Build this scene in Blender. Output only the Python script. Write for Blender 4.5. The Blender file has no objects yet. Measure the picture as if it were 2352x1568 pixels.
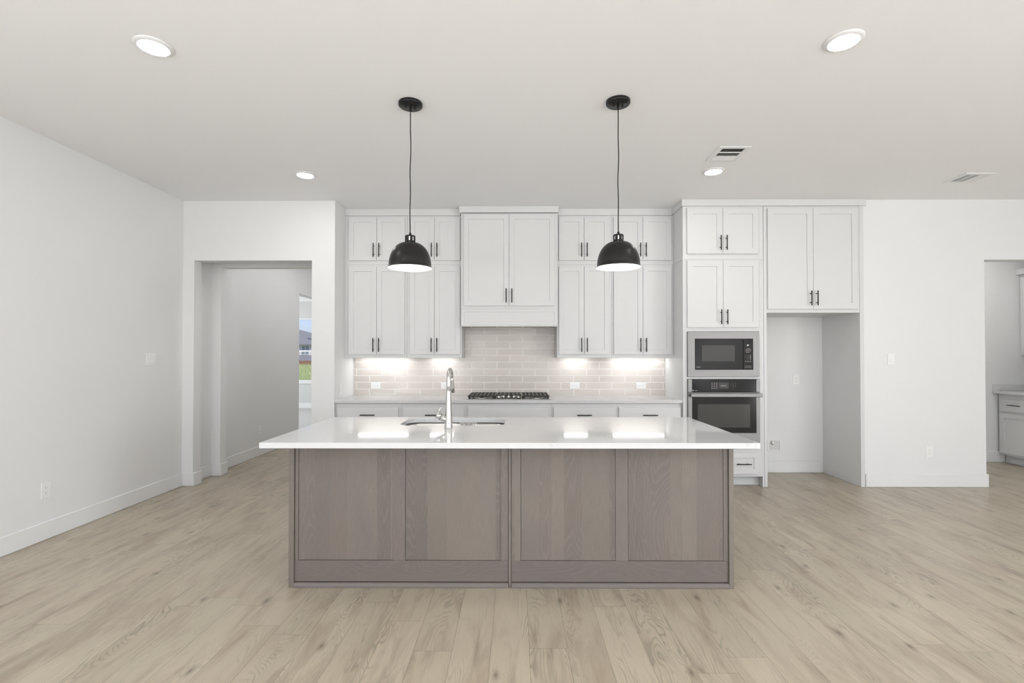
import bpy, bmesh, math, random
from mathutils import Vector, Matrix
random.seed(7)
S = bpy.context.scene
COL = S.collection
PI = math.pi

# ------------------------------------------------------------------ camera
F_PX = 1123.5
cd = bpy.data.cameras.new('camera')
cam = bpy.data.objects.new('camera', cd); COL.objects.link(cam)
cam.location = (0, 0, 1.398)
cam.rotation_euler = (PI/2 + 0.01136, 0, 0.00535)
cd.sensor_width = 36.0
cd.lens = F_PX / 2352 * 36.0
cd.shift_x = -2.3 / 2352
cd.shift_y = 17.5 / 2352
cd.clip_start = 0.05; cd.clip_end = 400
S.camera = cam

# ------------------------------------------------------------------ look
S.view_settings.view_transform = 'Standard'
S.view_settings.look = 'None'
S.view_settings.gamma = 1.0
S.view_settings.use_curve_mapping = False
S.view_settings.exposure = 0.12

# ------------------------------------------------------------------ sky, sun, daylight, added fill
w = bpy.data.worlds.new('sky'); S.world = w; w.use_nodes = True
nt = w.node_tree; nt.nodes.clear()
sky = nt.nodes.new('ShaderNodeTexSky'); sky.sky_type = 'NISHITA'
sky.sun_disc = False; sky.sun_elevation = math.radians(48); sky.sun_rotation = math.radians(100)
sky.air_density = 1.0; sky.dust_density = 1.2; sky.ozone_density = 1.0
bg = nt.nodes.new('ShaderNodeBackground'); bg.inputs['Strength'].default_value = 0.16
wo = nt.nodes.new('ShaderNodeOutputWorld')
tint = nt.nodes.new('ShaderNodeMix'); tint.data_type = 'RGBA'; tint.blend_type = 'MULTIPLY'; tint.inputs[0].default_value = 1
tint.inputs[7].default_value = (.84, .88, 1.22, 1)
nt.links.new(sky.outputs[0], tint.inputs[6]); nt.links.new(tint.outputs[2], bg.inputs[0]); nt.links.new(bg.outputs[0], wo.inputs[0])

sd = bpy.data.lights.new('sun', 'SUN'); sd.energy = 4.0; sd.angle = math.radians(1.0); sd.color = (1, .96, .9)
so = bpy.data.objects.new('sun', sd); COL.objects.link(so)
so.rotation_euler = Vector((-0.62, 0.42, -0.66)).to_track_quat('-Z', 'Y').to_euler()

def area(name, loc, dirv, sx, sy, power, col=(1, 1, 1)):
    l = bpy.data.lights.new(name, 'AREA'); l.shape = 'RECTANGLE'; l.size = sx; l.size_y = sy
    l.energy = power; l.color = col
    o = bpy.data.objects.new(name, l); COL.objects.link(o); o.location = loc
    o.rotation_euler = Vector(dirv).to_track_quat('-Z', 'Z').to_euler()
    return o
DAY = (0.945, 0.972, 1.008)
# daylight through the rear glazing behind the camera; other area lights are added fill
for x in (-1.9, 1.2, 4.3):
    area('daylight_rear', (x, -4.56, 1.35), (0, 1, 1.0), 2.5, 2.2, 38, DAY)
    area('upward_fill_rear', (x, -5.75, 0.02), (0, .25, 1), 2.5, 1.9, 215, DAY)  # added upward fill outside the rear windows to lift the ceiling
area('fill_light_right', (7.16, -2.2, 1.5), (-1, -.12, .45), 3.2, 1.8, 265, DAY)  # added fill, placed to brighten the left wall
area('upward_fill_right', (8.2, -2.2, 0.1), (-.25, 0, 1), 1.6, 3.2, 120, DAY)  # added upward fill outside the right-hand opening
area('fill_light_left', (-3.74, -2.0, 1.5), (1, 0, 0.9), 2.6, 1.8, 150, DAY)  # added fill for the ceiling and the panels facing left
area('fill_light_bedroom', (-8.06, 10.2, 1.5), (1, 0, 0.2), 1.8, 1.6, 110, DAY)  # added fill for the far room, set in an unseen side opening

# ------------------------------------------------------------------ node helpers
def mat(name):
    m = bpy.data.materials.new(name); m.use_nodes = True
    n = m.node_tree; b = n.nodes['Principled BSDF']
    return m, n, b
def N(n, t, **k):
    x = n.nodes.new(t)
    for a, v in k.items(): setattr(x, a, v)
    return x
def L(n, a, b): n.links.new(a, b)
def V(n, s, v):
    if hasattr(v, 'is_output') or isinstance(v, bpy.types.NodeSocket): L(n, v, s)
    else: s.default_value = v
def M(n, op, a, b=None, c=None, clamp=False):
    x = N(n, 'ShaderNodeMath', operation=op, use_clamp=clamp); V(n, x.inputs[0], a)
    if b is not None: V(n, x.inputs[1], b)
    if c is not None: V(n, x.inputs[2], c)
    return x.outputs[0]
def MIX(n, f, a, b, bt='MIX'):
    x = N(n, 'ShaderNodeMix', data_type='RGBA', blend_type=bt)
    V(n, x.inputs[0], f); V(n, x.inputs[6], a); V(n, x.inputs[7], b)
    return x.outputs[2]
def NOISE(n, vec, scale, detail=2, rough=.5, dist=0):
    x = N(n, 'ShaderNodeTexNoise'); L(n, vec, x.inputs['Vector'])
    x.inputs['Scale'].default_value = scale; x.inputs['Detail'].default_value = detail
    x.inputs['Roughness'].default_value = rough; x.inputs['Distortion'].default_value = dist
    return x.outputs['Fac']
def POS(n): return N(n, 'ShaderNodeNewGeometry').outputs['Position']
def SEP(n, v):
    x = N(n, 'ShaderNodeSeparateXYZ'); L(n, v, x.inputs[0]); return x.outputs
def COMB(n, a, b, c):
    x = N(n, 'ShaderNodeCombineXYZ')
    for i, q in enumerate((a, b, c)): V(n, x.inputs[i], q)
    return x.outputs[0]
def WHITE(n, v, dim='3D'):
    x = N(n, 'ShaderNodeTexWhiteNoise', noise_dimensions=dim)
    if dim == '1D': V(n, x.inputs['W'], v)
    else: L(n, v, x.inputs['Vector'])
    return x.outputs
def RAMP(n, f, stops):
    x = N(n, 'ShaderNodeValToRGB'); L(n, f, x.inputs[0]); e = x.color_ramp.elements
    while len(e) < len(stops): e.new(.5)
    for i, (p, c) in enumerate(stops): e[i].position = p; e[i].color = (*c, 1)
    return x.outputs[0]
def BUMP(n, b, h, strength, dist=.001):
    x = N(n, 'ShaderNodeBump'); V(n, x.inputs['Height'], h); x.inputs['Strength'].default_value = strength
    x.inputs['Distance'].default_value = dist; L(n, x.outputs[0], b.inputs['Normal'])

def paint(name, col, rough=.5, bump=0.0, scale=260, spec=.4):
    m, n, b = mat(name)
    p = POS(n)
    f = NOISE(n, p, 1.3, 2)
    c = MIX(n, f, (*[k*.985 for k in col], 1), (*col, 1))
    L(n, c, b.inputs['Base Color']); b.inputs['Roughness'].default_value = rough
    b.inputs['Specular IOR Level'].default_value = spec
    if bump: BUMP(n, b, NOISE(n, p, scale, 3), bump, .0006)
    return m
def metal(name, col, rough, aniso=None):
    m, n, b = mat(name)
    b.inputs['Metallic'].default_value = 1
    p = POS(n); s = SEP(n, p)
    v = COMB(n, M(n, 'MULTIPLY', s[0], 3.0), M(n, 'MULTIPLY', s[1], 3.0), M(n, 'MULTIPLY', s[2], 400.0)) if aniso else p
    f = NOISE(n, v, 1 if aniso else 30, 2)
    L(n, MIX(n, f, (*[k*.95 for k in col], 1), (*col, 1)), b.inputs['Base Color'])
    L(n, M(n, 'MULTIPLY_ADD', f, rough*.3, rough*.85), b.inputs['Roughness'])
    return m
def emis(name, col, st):
    m, n, b = mat(name)
    b.inputs['Base Color'].default_value = (.8, .8, .8, 1)
    b.inputs['Emission Color'].default_value = (*col, 1); b.inputs['Emission Strength'].default_value = st
    return m

WALL = paint('wall_paint', (.81, .81, .80), .6, .25)
CEIL = paint('ceiling_paint', (.915, .913, .912), .7, .25, 200)
TRIM = paint('trim_enamel', (.82, .82, .81), .32)
CAB = paint('cabinet_enamel', (.70, .70, .692), .38, spec=.3)
PLATE = paint('wall_plate_plastic', (.88, .88, .86), .3)
SLOT = paint('socket_slot', (.12, .12, .11), .5)
BLACK = paint('matte_black_metal', (.010, .010, .009), .5, spec=.25)
SHADE = paint('shade_black_enamel', (.010, .010, .0095), .34, spec=.32)
SHADEIN = paint('shade_white_lining', (.9, .9, .88), .5)
GAP = paint('dark_gap', (.05, .045, .04), .7)
STEEL = metal('brushed_steel', (.25, .245, .238), .46, True)
STEELD = metal('sink_steel', (.66, .65, .64), .25)
CHROME = metal('polished_chrome', (.68, .67, .65), .07)
BGLASS = paint('black_glass', (.016, .0155, .015), .10, spec=.22)
BGLASS2 = paint('smoked_window_glass', (.062, .061, .057), .14, spec=.25)
KEYS = paint('printed_grey_keys', (.30, .29, .28), .5)
KEYB = paint('printed_white_marks', (.75, .75, .73), .5)
IRON = paint('cast_iron_grate', (.03, .027, .024), .27, .1, 400)
ALU = metal('burner_aluminium', (.7, .69, .67), .3)
VENTIN = paint('vent_shadow_interior', (.03, .03, .028), .7)
VENTMID = paint('vent_louvre_enamel', (.50, .49, .47), .6)
LED = emis('downlight_diffuser', (1.0, .985, .985), 78)
LEDU = emis('under_cabinet_diffuser', (.975, .985, 1), 9.5)
BULB = emis('bulb_glow', (1, .97, .92), 60)
DISP = emis('display_digits', (.9, .95, 1), 1.0)

def glass_mat():
    m = bpy.data.materials.new('window_glass'); m.use_nodes = True; n = m.node_tree; n.nodes.clear()
    t = N(n, 'ShaderNodeBsdfTransparent'); g = N(n, 'ShaderNodeBsdfGlossy'); g.inputs['Roughness'].default_value = .02
    f = N(n, 'ShaderNodeFresnel'); f.inputs[0].default_value = 1.45
    x = N(n, 'ShaderNodeMixShader'); L(n, f.outputs[0], x.inputs[0]); L(n, t.outputs[0], x.inputs[1]); L(n, g.outputs[0], x.inputs[2])
    o = N(n, 'ShaderNodeOutputMaterial'); L(n, x.outputs[0], o.inputs[0]); return m
GLASS = glass_mat()

def floor_mat():
    m, n, b = mat('oak_plank_floor')
    p = POS(n); s = SEP(n, p); PW, PL = .1829, 1.22
    u = M(n, 'DIVIDE', M(n, 'ADD', s[0], 0.118 + PW*200), PW)
    row = M(n, 'FLOOR', u); fu = M(n, 'SUBTRACT', u, row)
    off = WHITE(n, row, '1D')[0]
    v = M(n, 'ADD', M(n, 'DIVIDE', M(n, 'ADD', s[1], 40), PL), off)
    col = M(n, 'FLOOR', v); fv = M(n, 'SUBTRACT', v, col)
    r = WHITE(n, COMB(n, row, col, 0.0)); rv, rc = r[0], r[1]
    rs = SEP(n, rc)
    # broad cathedral figure: contour lines of a long stretched noise
    lx = M(n, 'SUBTRACT', fu, .5)
    cc = COMB(n, M(n, 'MULTIPLY_ADD', lx, .80, M(n, 'MULTIPLY', rs[0], 31)), M(n, 'MULTIPLY_ADD', s[1], .62, M(n, 'MULTIPLY', rs[1], 57)), M(n, 'MULTIPLY', rv, 9))
    base = NOISE(n, cc, 1.15, 3.0, .42, .35)
    rings = M(n, 'SINE', M(n, 'MULTIPLY', base, 300))
    rings = M(n, 'MULTIPLY_ADD', rings, .5, .5)
    rings = M(n, 'POWER', rings, 3.4)
    fine = NOISE(n, COMB(n, M(n, 'MULTIPLY', s[0], 170), M(n, 'MULTIPLY', s[1], 5), rv), 1.0, 3, .6)
    blot = NOISE(n, COMB(n, M(n, 'MULTIPLY_ADD', s[0], 9, M(n, 'MULTIPLY', rv, 40)), M(n, 'MULTIPLY', s[1], 1.7), rs[2]), 1.0, 6, .62, .6)
    blot = M(n, 'SMOOTH_MIN', 1.0, M(n, 'MULTIPLY', M(n, 'MAXIMUM', M(n, 'SUBTRACT', blot, .47), 0), 4.6), .1)
    tone = MIX(n, rv, (.530, .468, .360, 1), (.465, .410, .312, 1))
    tone = MIX(n, M(n, 'MULTIPLY', rs[1], .35), tone, (.52, .43, .335, 1))
    c = MIX(n, M(n, 'MULTIPLY', blot, .78), tone, (.310, .240, .180, 1))
    ringmask = NOISE(n, COMB(n, M(n, 'MULTIPLY_ADD', fu, 1.2, M(n, 'MULTIPLY', rs[2], 20)), M(n, 'MULTIPLY', s[1], 1.0), rv), 1.0, 2)
    ringmask = M(n, 'MULTIPLY', M(n, 'MAXIMUM', M(n, 'SUBTRACT', ringmask, .40), 0), 3.2, clamp=True)
    c = MIX(n, M(n, 'MULTIPLY', M(n, 'MULTIPLY', rings, ringmask), .72), c, (.230, .205, .155, 1))
    c = MIX(n, M(n, 'MULTIPLY', M(n, 'SUBTRACT', fine, .44), .75, clamp=True), c, (.36, .305, .24, 1))
    kn = N(n, 'ShaderNodeTexVoronoi', voronoi_dimensions='2D'); kn.inputs['Scale'].default_value = 1
    L(n, COMB(n, M(n, 'MULTIPLY', s[0], 3.6), M(n, 'MULTIPLY', s[1], 1.5), 0.0), kn.inputs['Vector'])
    kd = M(n, 'SUBTRACT', 1.0, M(n, 'DIVIDE', kn.outputs['Distance'], .11), clamp=True)
    kd = M(n, 'MULTIPLY', kd, M(n, 'GREATER_THAN', SEP(n, kn.outputs['Color'])[0], .55))
    c = MIX(n, M(n, 'MULTIPLY', M(n, 'MULTIPLY', kd, kd), .75), c, (.10, .075, .05, 1))
    e = M(n, 'MINIMUM', fu, M(n, 'SUBTRACT', 1, fu)); e2 = M(n, 'MINIMUM', fv, M(n, 'SUBTRACT', 1, fv))
    g = M(n, 'MAXIMUM', M(n, 'LESS_THAN', e, .0055), M(n, 'LESS_THAN', e2, .0008))
    c = MIX(n, M(n, 'MULTIPLY', g, .62), c, (.13, .105, .075, 1))
    L(n, c, b.inputs['Base Color'])
    L(n, M(n, 'MULTIPLY_ADD', fine, .12, .30), b.inputs['Roughness'])
    b.inputs['Specular IOR Level'].default_value = .4
    BUMP(n, b, M(n, 'SUBTRACT', M(n, 'MULTIPLY', fine, .15), g), .35, .0008)
    return m
FLOOR = floor_mat()

def wood_mat(name, vertical, seed):
    m, n, b = mat(name)
    p = POS(n); s = SEP(n, p)
    a, l = (s[0], s[2]) if vertical else (s[2], s[0])
    dn = M(n, 'MULTIPLY_ADD', s[1], 1.0, seed)
    # glued-up staves of different tone
    st = M(n, 'MULTIPLY', M(n, 'ADD', a, seed + 10), 9.3 if vertical else 2.0)
    st = M(n, 'ADD', st, M(n, 'MULTIPLY', NOISE(n, COMB(n, M(n, 'MULTIPLY', a, 1.0), seed, 0.0), 3.0, 1), 3.0))
    sid = M(n, 'FLOOR', st); rr = WHITE(n, sid, '1D'); rc = SEP(n, rr[1])
    q = COMB(n, M(n, 'MULTIPLY_ADD', a, 3.4, M(n, 'MULTIPLY', rr[0], 17)), M(n, 'MULTIPLY_ADD', l, .55, M(n, 'MULTIPLY', rc[1], 23)), dn)
    base = NOISE(n, q, 1.6, 2.5, .4, .3)
    rings = M(n, 'MULTIPLY_ADD', M(n, 'SINE', M(n, 'MULTIPLY', base, 210)), .5, .5)
    rings = M(n, 'POWER', rings, 3.0)
    fine = NOISE(n, COMB(n, M(n, 'MULTIPLY', a, 420), M(n, 'MULTIPLY', l, 14), dn), 1.0, 3, .6)
    pores = NOISE(n, COMB(n, M(n, 'MULTIPLY', a, 650), M(n, 'MULTIPLY', l, 90), dn), 1.0, 2, .5)
    cl = NOISE(n, COMB(n, M(n, 'MULTIPLY', a, 4.0), M(n, 'MULTIPLY', l, 1.6), M(n, 'ADD', dn, 3)), 1.0, 3, .55, .3)
    c1 = MIX(n, rr[0], (.222, .195, .162, 1), (.128, .112, .096, 1))
    c1 = MIX(n, M(n, 'MULTIPLY', rc[2], .5), c1, (.215, .172, .146, 1))
    c = MIX(n, M(n, 'MULTIPLY', M(n, 'SUBTRACT', cl, .42), 2.4, clamp=True), c1, (.160, .139, .130, 1))
    c = MIX(n, M(n, 'MULTIPLY', M(n, 'MULTIPLY', rings, M(n, 'GREATER_THAN', rc[0], .6)), .13), c, (.36, .32, .285, 1))
    c = MIX(n, M(n, 'MULTIPLY', M(n, 'SUBTRACT', fine, .42), 1.1, clamp=True), c, (.112, .092, .078, 1))
    c = MIX(n, M(n, 'MULTIPLY', M(n, 'SUBTRACT', pores, .5), .8, clamp=True), c, (.30, .265, .235, 1))
    if not vertical: c = MIX(n, .35, c, (.140, .119, .115, 1))
    L(n, c, b.inputs['Base Color']); b.inputs['Roughness'].default_value = .48
    BUMP(n, b, fine, .15, .0006)
    return m
WOODV = [wood_mat('stained_wood_upright_%s' % 'abcd'[i], True, 1.7*i + .4) for i in range(4)]
WOODH = wood_mat('stained_wood_horizontal', False, 5.1)
WOODE = wood_mat('stained_wood_edge', True, 9.3)

def quartz_mat():
    m, n, b = mat('white_quartz')
    p = POS(n)
    v = NOISE(n, p, 2.3, 5, .62, 1.2)
    d = M(n, 'ABSOLUTE', M(n, 'SUBTRACT', v, .5))
    msk = NOISE(n, p, 3.1, 2)
    f = M(n, 'MULTIPLY', M(n, 'LESS_THAN', d, .0035), M(n, 'MULTIPLY', M(n, 'MAXIMUM', M(n, 'SUBTRACT', msk, .54), 0), 6, clamp=True))
    L(n, MIX(n, M(n, 'MULTIPLY', f, .45), (.665, .665, .66, 1), (.36, .35, .33, 1)), b.inputs['Base Color'])
    b.inputs['Roughness'].default_value = .06; b.inputs['Specular IOR Level'].default_value = .5
    return m
QUARTZ = quartz_mat()

def tile_mat():
    m, n, b = mat('glazed_beige_tile')
    g = N(n, 'ShaderNodeNewGeometry'); r = g.outputs['Random Per Island']; p = g.outputs['Position']; s = SEP(n, p)
    w_ = NOISE(n, COMB(n, M(n, 'MULTIPLY_ADD', s[0], 5, M(n, 'MULTIPLY', r, 30)), 0.0, M(n, 'MULTIPLY', s[2], 26)), 1.0, 2, .5, .6)
    c = MIX(n, r, (.665, .605, .550, 1), (.605, .555, .500, 1))
    c = MIX(n, M(n, 'MULTIPLY', w_, .35), c, (.72, .675, .63, 1))
    L(n, c, b.inputs['Base Color']); b.inputs['Roughness'].default_value = .14
    BUMP(n, b, w_, .35, .004)
    return m
TILE = tile_mat()
GROUT = paint('pale_grout', (.90, .865, .82), .8)
CARPET = paint('grey_loop_carpet', (.58, .57, .55), .95, .8, 300)
GRASS_M = None
def outdoor(name, c1, c2, sc, rough=.9, st=None):
    m, n, b = mat(name); p = POS(n)
    L(n, MIX(n, NOISE(n, p, sc, 4, .6), (*c1, 1), (*c2, 1)), b.inputs['Base Color']); b.inputs['Roughness'].default_value = rough
    return m
GRASSM = outdoor('meadow_grass', (.28, .34, .13), (.60, .64, .34), 2.2)
DIRT = outdoor('pale_sandy_soil', (.62, .56, .48), (.75, .70, .62), 3)
SHING = outdoor('grey_roof_shingles', (.17, .17, .17), (.25, .25, .25), 6)
FENCEM = outdoor('red_brown_fence_boards', (.24, .13, .08), (.34, .20, .13), 4)
BRICK = outdoor('cream_house_cladding', (.62, .60, .56), (.72, .70, .66), 3)
LEAF = outdoor('pale_green_leaves', (.30, .42, .16), (.50, .60, .28), 9)
BARK = outdoor('grey_bark', (.3, .26, .22), (.4, .36, .3), 9)
PANE = paint('house_window_pane', (.25, .28, .29), .1)

# ------------------------------------------------------------------ mesh builder
WORLD = {}
class MB:
    def __init__(s): s.bm = bmesh.new(); s.mats = []; s.cur = 0
    def m(s, material):
        if material not in s.mats: s.mats.append(material)
        s.cur = s.mats.index(material); return s
    def _tag(s, faces, smooth=False):
        for f in faces: f.material_index = s.cur; f.smooth = smooth
    def box(s, x0, x1, y0, y1, z0, z1, bev=0, seg=1):
        r = bmesh.ops.create_cube(s.bm, size=1)
        vs = r['verts']
        for v in vs: v.co = Vector(((x0+x1)/2 + v.co.x*(x1-x0), (y0+y1)/2 + v.co.y*(y1-y0), (z0+z1)/2 + v.co.z*(z1-z0)))
        fs = set(f for v in vs for f in v.link_faces)
        if bev:
            es = list(set(e for v in vs for e in v.link_edges))
            rr = bmesh.ops.bevel(s.bm, geom=es, offset=bev, segments=seg, affect='EDGES', profile=.5)
            fs = set(rr['faces']) | set(f for f in fs if f.is_valid)
        s._tag([f for f in fs if f.is_valid]); return s
    def quadpts(s, pts):
        vs = [s.bm.verts.new(p) for p in pts]; f = s.bm.faces.new(vs); s._tag([f]); return f
    def lathe(s, prof, c, axis='Z', seg=40, smooth=True, closed=False):
        rings = []
        for r, h in prof:
            ring = []
            for i in range(seg):
                a = 2*PI*i/seg; x, y = r*math.cos(a), r*math.sin(a)
                p = {'Z': (x, y, h), 'Y': (x, h, y), 'X': (h, x, y)}[axis]
                ring.append(s.bm.verts.new((c[0]+p[0], c[1]+p[1], c[2]+p[2])))
            rings.append(ring)
        fs = []
        for a, b in zip(rings, rings[1:]):
            for i in range(seg):
                j = (i+1) % seg; fs.append(s.bm.faces.new((a[i], a[j], b[j], b[i])))
        s._tag(fs, smooth)
        caps = []
        if not closed:
            if prof[0][0] > 1e-6: caps.append(s.bm.faces.new(rings[0][::-1]))
            if prof[-1][0] > 1e-6: caps.append(s.bm.faces.new(rings[-1]))
        s._tag(caps); return s
    def tube(s, pts, r, seg=12, caps=True):
        rs = r if isinstance(r, (list, tuple)) else [r]*len(pts)
        pts = [Vector(p) for p in pts]; rings = []; up = None
        for i, p in enumerate(pts):
            t = (pts[min(i+1, len(pts)-1)] - pts[max(i-1, 0)]).normalized()
            if up is None: up = t.orthogonal().normalized()
            up = (up - t*up.dot(t)).normalized(); sd_ = t.cross(up)
            rings.append([s.bm.verts.new(p + (up*math.cos(2*PI*k/seg) + sd_*math.sin(2*PI*k/seg))*rs[i]) for k in range(seg)])
        fs = []
        for a, b in zip(rings, rings[1:]):
            for i in range(seg):
                j = (i+1) % seg; fs.append(s.bm.faces.new((a[i], a[j], b[j], b[i])))
        s._tag(fs, True)
        if caps: s._tag([s.bm.faces.new(rings[0][::-1]), s.bm.faces.new(rings[-1])])
        return s
    def prism(s, pts2, a0, a1, plane='XY'):
        def P(u, v, h): return {'XY': (u, v, h), 'XZ': (u, h, v), 'YZ': (h, u, v)}[plane]
        A = [s.bm.verts.new(P(u, v, a0)) for u, v in pts2]; B = [s.bm.verts.new(P(u, v, a1)) for u, v in pts2]
        fs = [s.bm.faces.new(A[::-1]), s.bm.faces.new(B)]
        for i in range(len(A)):
            j = (i+1) % len(A); fs.append(s.bm.faces.new((A[i], A[j], B[j], B[i])))
        s._tag(fs); return s
    def shaker(s, x0, x1, z0, z1, y, th=.019, st=.057, rec=.008, sb=None):
        """framed door; front at y (toward the camera), recessed flat panel"""
        c = .0018; sb = sb or st
        def ring(ix, iz, yy): return [(x0+ix, yy, z0+iz), (x1-ix, yy, z0+iz), (x1-ix, yy, z1-iz), (x0+ix, yy, z1-iz)]
        loops = [ring(0, 0, y+th), ring(0, 0, y+c), ring(c, c, y), ring(st, sb, y), ring(st+.0015, sb+.0015, y+rec)]
        L_ = [[s.bm.verts.new(p) for p in lp] for lp in loops]
        fs = [s.bm.faces.new(L_[0]), s.bm.faces.new(L_[-1])]
        for a, b in zip(L_, L_[1:]):
            for i in range(4):
                j = (i+1) % 4; fs.append(s.bm.faces.new((a[i], a[j], b[j], b[i])))
        s._tag(fs); return s
    def ringframe(s, x0, x1, z0, z1, a0, a1, c0, c1, y, th, c=.0018):
        def R_(e_, f_, yy):
            return ([(x0+e_, yy, z0+e_), (x1-e_, yy, z0+e_), (x1-e_, yy, z1-e_), (x0+e_, yy, z1-e_)],
                    [(a0-f_, yy, c0-f_), (a1+f_, yy, c0-f_), (a1+f_, yy, c1+f_), (a0-f_, yy, c1+f_)])
        o0, i0 = R_(0, 0, y+th); o1, i1 = R_(0, 0, y+c); o2, i2 = R_(c, c, y)
        Ls = [[s.bm.verts.new(p) for p in q] for q in (i0, o0, o1, o2, i2, i1)]
        fs = []
        for A, B in zip(Ls, Ls[1:] + Ls[:1]):
            for i in range(4):
                j = (i+1) % 4; fs.append(s.bm.faces.new((A[i], A[j], B[j], B[i])))
        s._tag(fs); return s
    def build(s, name, parent=None, label=None, **kw):
        bmesh.ops.recalc_face_normals(s.bm, faces=s.bm.faces[:])
        xs = [v.co for v in s.bm.verts]
        c = Vector([(min(q[i] for q in xs)+max(q[i] for q in xs))/2 for i in range(3)])
        if parent is None: c.z = min(q[2] for q in xs)
        for v in s.bm.verts: v.co -= c
        me = bpy.data.meshes.new(name); s.bm.to_mesh(me); s.bm.free()
        for mm in s.mats: me.materials.append(mm)
        o = bpy.data.objects.new(name, me); COL.objects.link(o)
        place(o, c, parent)
        if label: o['label'] = label
        for k, v in kw.items(): o[k] = v
        return o
def place(o, c, parent):
    WORLD[o] = Vector(c)
    if parent is not None:
        o.parent = parent; o.location = Vector(c) - WORLD[parent]
    else: o.location = c
def thing(name, loc, label, cat, group=None):
    o = bpy.data.objects.new(name, None); COL.objects.link(o); o.empty_display_size = .05
    o.location = loc; WORLD[o] = Vector(loc); o['label'] = label; o['category'] = cat
    if group: o['group'] = group
    return o
def tag(o, label, cat, group=None):
    o['label'] = label; o['category'] = cat
    if group: o['group'] = group
    return o
def copy_tree(src, dst_loc, label, group=None, rotz=0):
    def rec(o, parent):
        c = o.copy(); COL.objects.link(c)
        if parent: c.parent = parent
        for ch in [q for q in list(bpy.data.objects) if q.parent == o]: rec(ch, c)
        return c
    r = rec(src, None); r.location = dst_loc; r.rotation_euler = (0, 0, rotz); WORLD[r] = Vector(dst_loc)
    r['label'] = label
    if group: r['group'] = group
    return r
def struct(name, mb): 
    o = mb.build(name); o['kind'] = 'structure'; return o
def sbox(name, material, *boxes, bev=0):
    b = MB().m(material)
    for q in boxes: b.box(*q, bev=bev)
    return struct(name, b)
def text_into(name, txt, size, center, material, parent, rot=(PI/2, 0, 0), depth=.0004):
    cu = bpy.data.curves.new(name, 'FONT'); cu.body = txt; cu.size = size; cu.extrude = depth
    cu.align_x = 'CENTER'; cu.align_y = 'CENTER'
    t = bpy.data.objects.new(name + '_src', cu); COL.objects.link(t)
    dg = bpy.context.evaluated_depsgraph_get(); dg.update()
    me = bpy.data.meshes.new_from_object(t.evaluated_get(dg)); bpy.data.objects.remove(t)
    R = Matrix.Rotation(rot[0], 4, 'X')
    me.transform(R); me.materials.clear(); me.materials.append(material)
    o = bpy.data.objects.new(name, me); COL.objects.link(o); place(o, center, parent); return o

# ------------------------------------------------------------------ key planes (metres)
H = 3.048; XL = -3.5616; Y1 = 5.212; Y2 = 5.843; XA = -1.934; XT = 1.789
XO1, XO2, ZO = -3.442, -2.180, 2.406; XD = 4.977; XR = 7.05; YB = -4.5; CT = .914

# ------------------------------------------------------------------ floors and ceiling
sbox('floor', FLOOR, (-3.75, 7.2, -4.65, 9.6, -.06, 0))
sbox('floor_bedroom', CARPET, (-8.1, -3.75, 6.6, 12.9, -.06, .004))
sbox('ceiling', CEIL, (-3.75, 7.2, -4.65, 9.6, H, H+.12))
sbox('ceiling_bedroom', paint('bedroom_ceiling_paint', (.86, .86, .85), .7), (-8.1, -3.69, 6.6, 12.9, 2.90, 3.02))

# ------------------------------------------------------------------ walls
e = .0005
sbox('wall_left', WALL, (XL-.14, XL, YB, -3.3, 0, H-e), (XL-.14, XL, -.7, Y1-e, 0, H-e), (XL-.14, XL, -3.3, -.7, 0, .6), (XL-.14, XL, -3.3, -.7, 2.4, H-e))
b = MB().m(WALL)
b.box(-3.70, XO1, Y1, 5.332, 0, H-e)
b.box(XO1, XO2, Y1, 5.332, ZO, H-e)
b.box(XO2, XA, Y1, 9.4, 0, H-e)
struct('wall_back_left', b)
sbox('wall_vestibule', WALL, (-3.70, -3.522, 5.333, 5.645, 0, H-e))
sbox('wall_hall_entry', WALL, (-3.70, -3.415, 5.646, 5.765, 0, H-e), (-3.415, XO2-e, 5.646, 5.765, 2.41, H-e))
sbox('wall_hall', WALL, (-3.69, -3.552, 5.766, 8.005, 0, H-e), (-3.69, -3.552, 8.005, 9.1, 2.40, H-e), (-3.69, -3.552, 9.1, 9.4, 0, H-e))
sbox('wall_hall_end', WALL, (-3.75, -1.9, 9.405, 9.55, 0, H-e))
sbox('wall_back', WALL, (XA+e, 4.55, Y2, 5.96, 0, H-e))
b = MB().m(WALL)
b.box(3.695, XD, Y1, 5.332, 0, H-e); b.box(XD, 6.15, Y1, 5.332, ZO, H-e); b.box(6.15, XR-e, Y1, 5.332, 0, H-e)
struct('wall_back_right', b)
sbox('wall_niche', WALL, (3.695, 4.55, 5.333, Y2-e, 0, H-e))
sbox('wall_pantry_left', WALL, (4.555, 4.70, 5.333, 6.45, 0, H-e))
sbox('wall_pantry_back', WALL, (4.55, 7.2, 6.43, 6.55, 0, H-e))
sbox('wall_right', WALL, (XR, XR+.14, YB, -3.9, 0, H-e), (XR, XR+.14, -.5, 6.43, 0, H-e), (XR, XR+.14, -3.9, -.5, 0, .5), (XR, XR+.14, -3.9, -.5, 2.5, H-e))
rw = [(-3.7, -3.2), (-.6, -.1), (2.5, 3.0), (5.6, 7.2)]
b = MB().m(WALL)
for x0, x1 in rw: b.box(x0, x1, YB-.14, YB, 0, H-e)
for x0, x1 in ((-3.2, -.6), (-.1, 2.5), (3.0, 5.6)):
    b.box(x0, x1, YB-.14, YB, 0, .2); b.box(x0, x1, YB-.14, YB, 2.5, H-e)
struct('wall_rear', b)
sbox('wall_bedroom_near', WALL, (-8.1, -3.70, 6.5, 6.62, 0, 2.9-e))
BW = (-6.35, -4.62, .665, 2.36)
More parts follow.
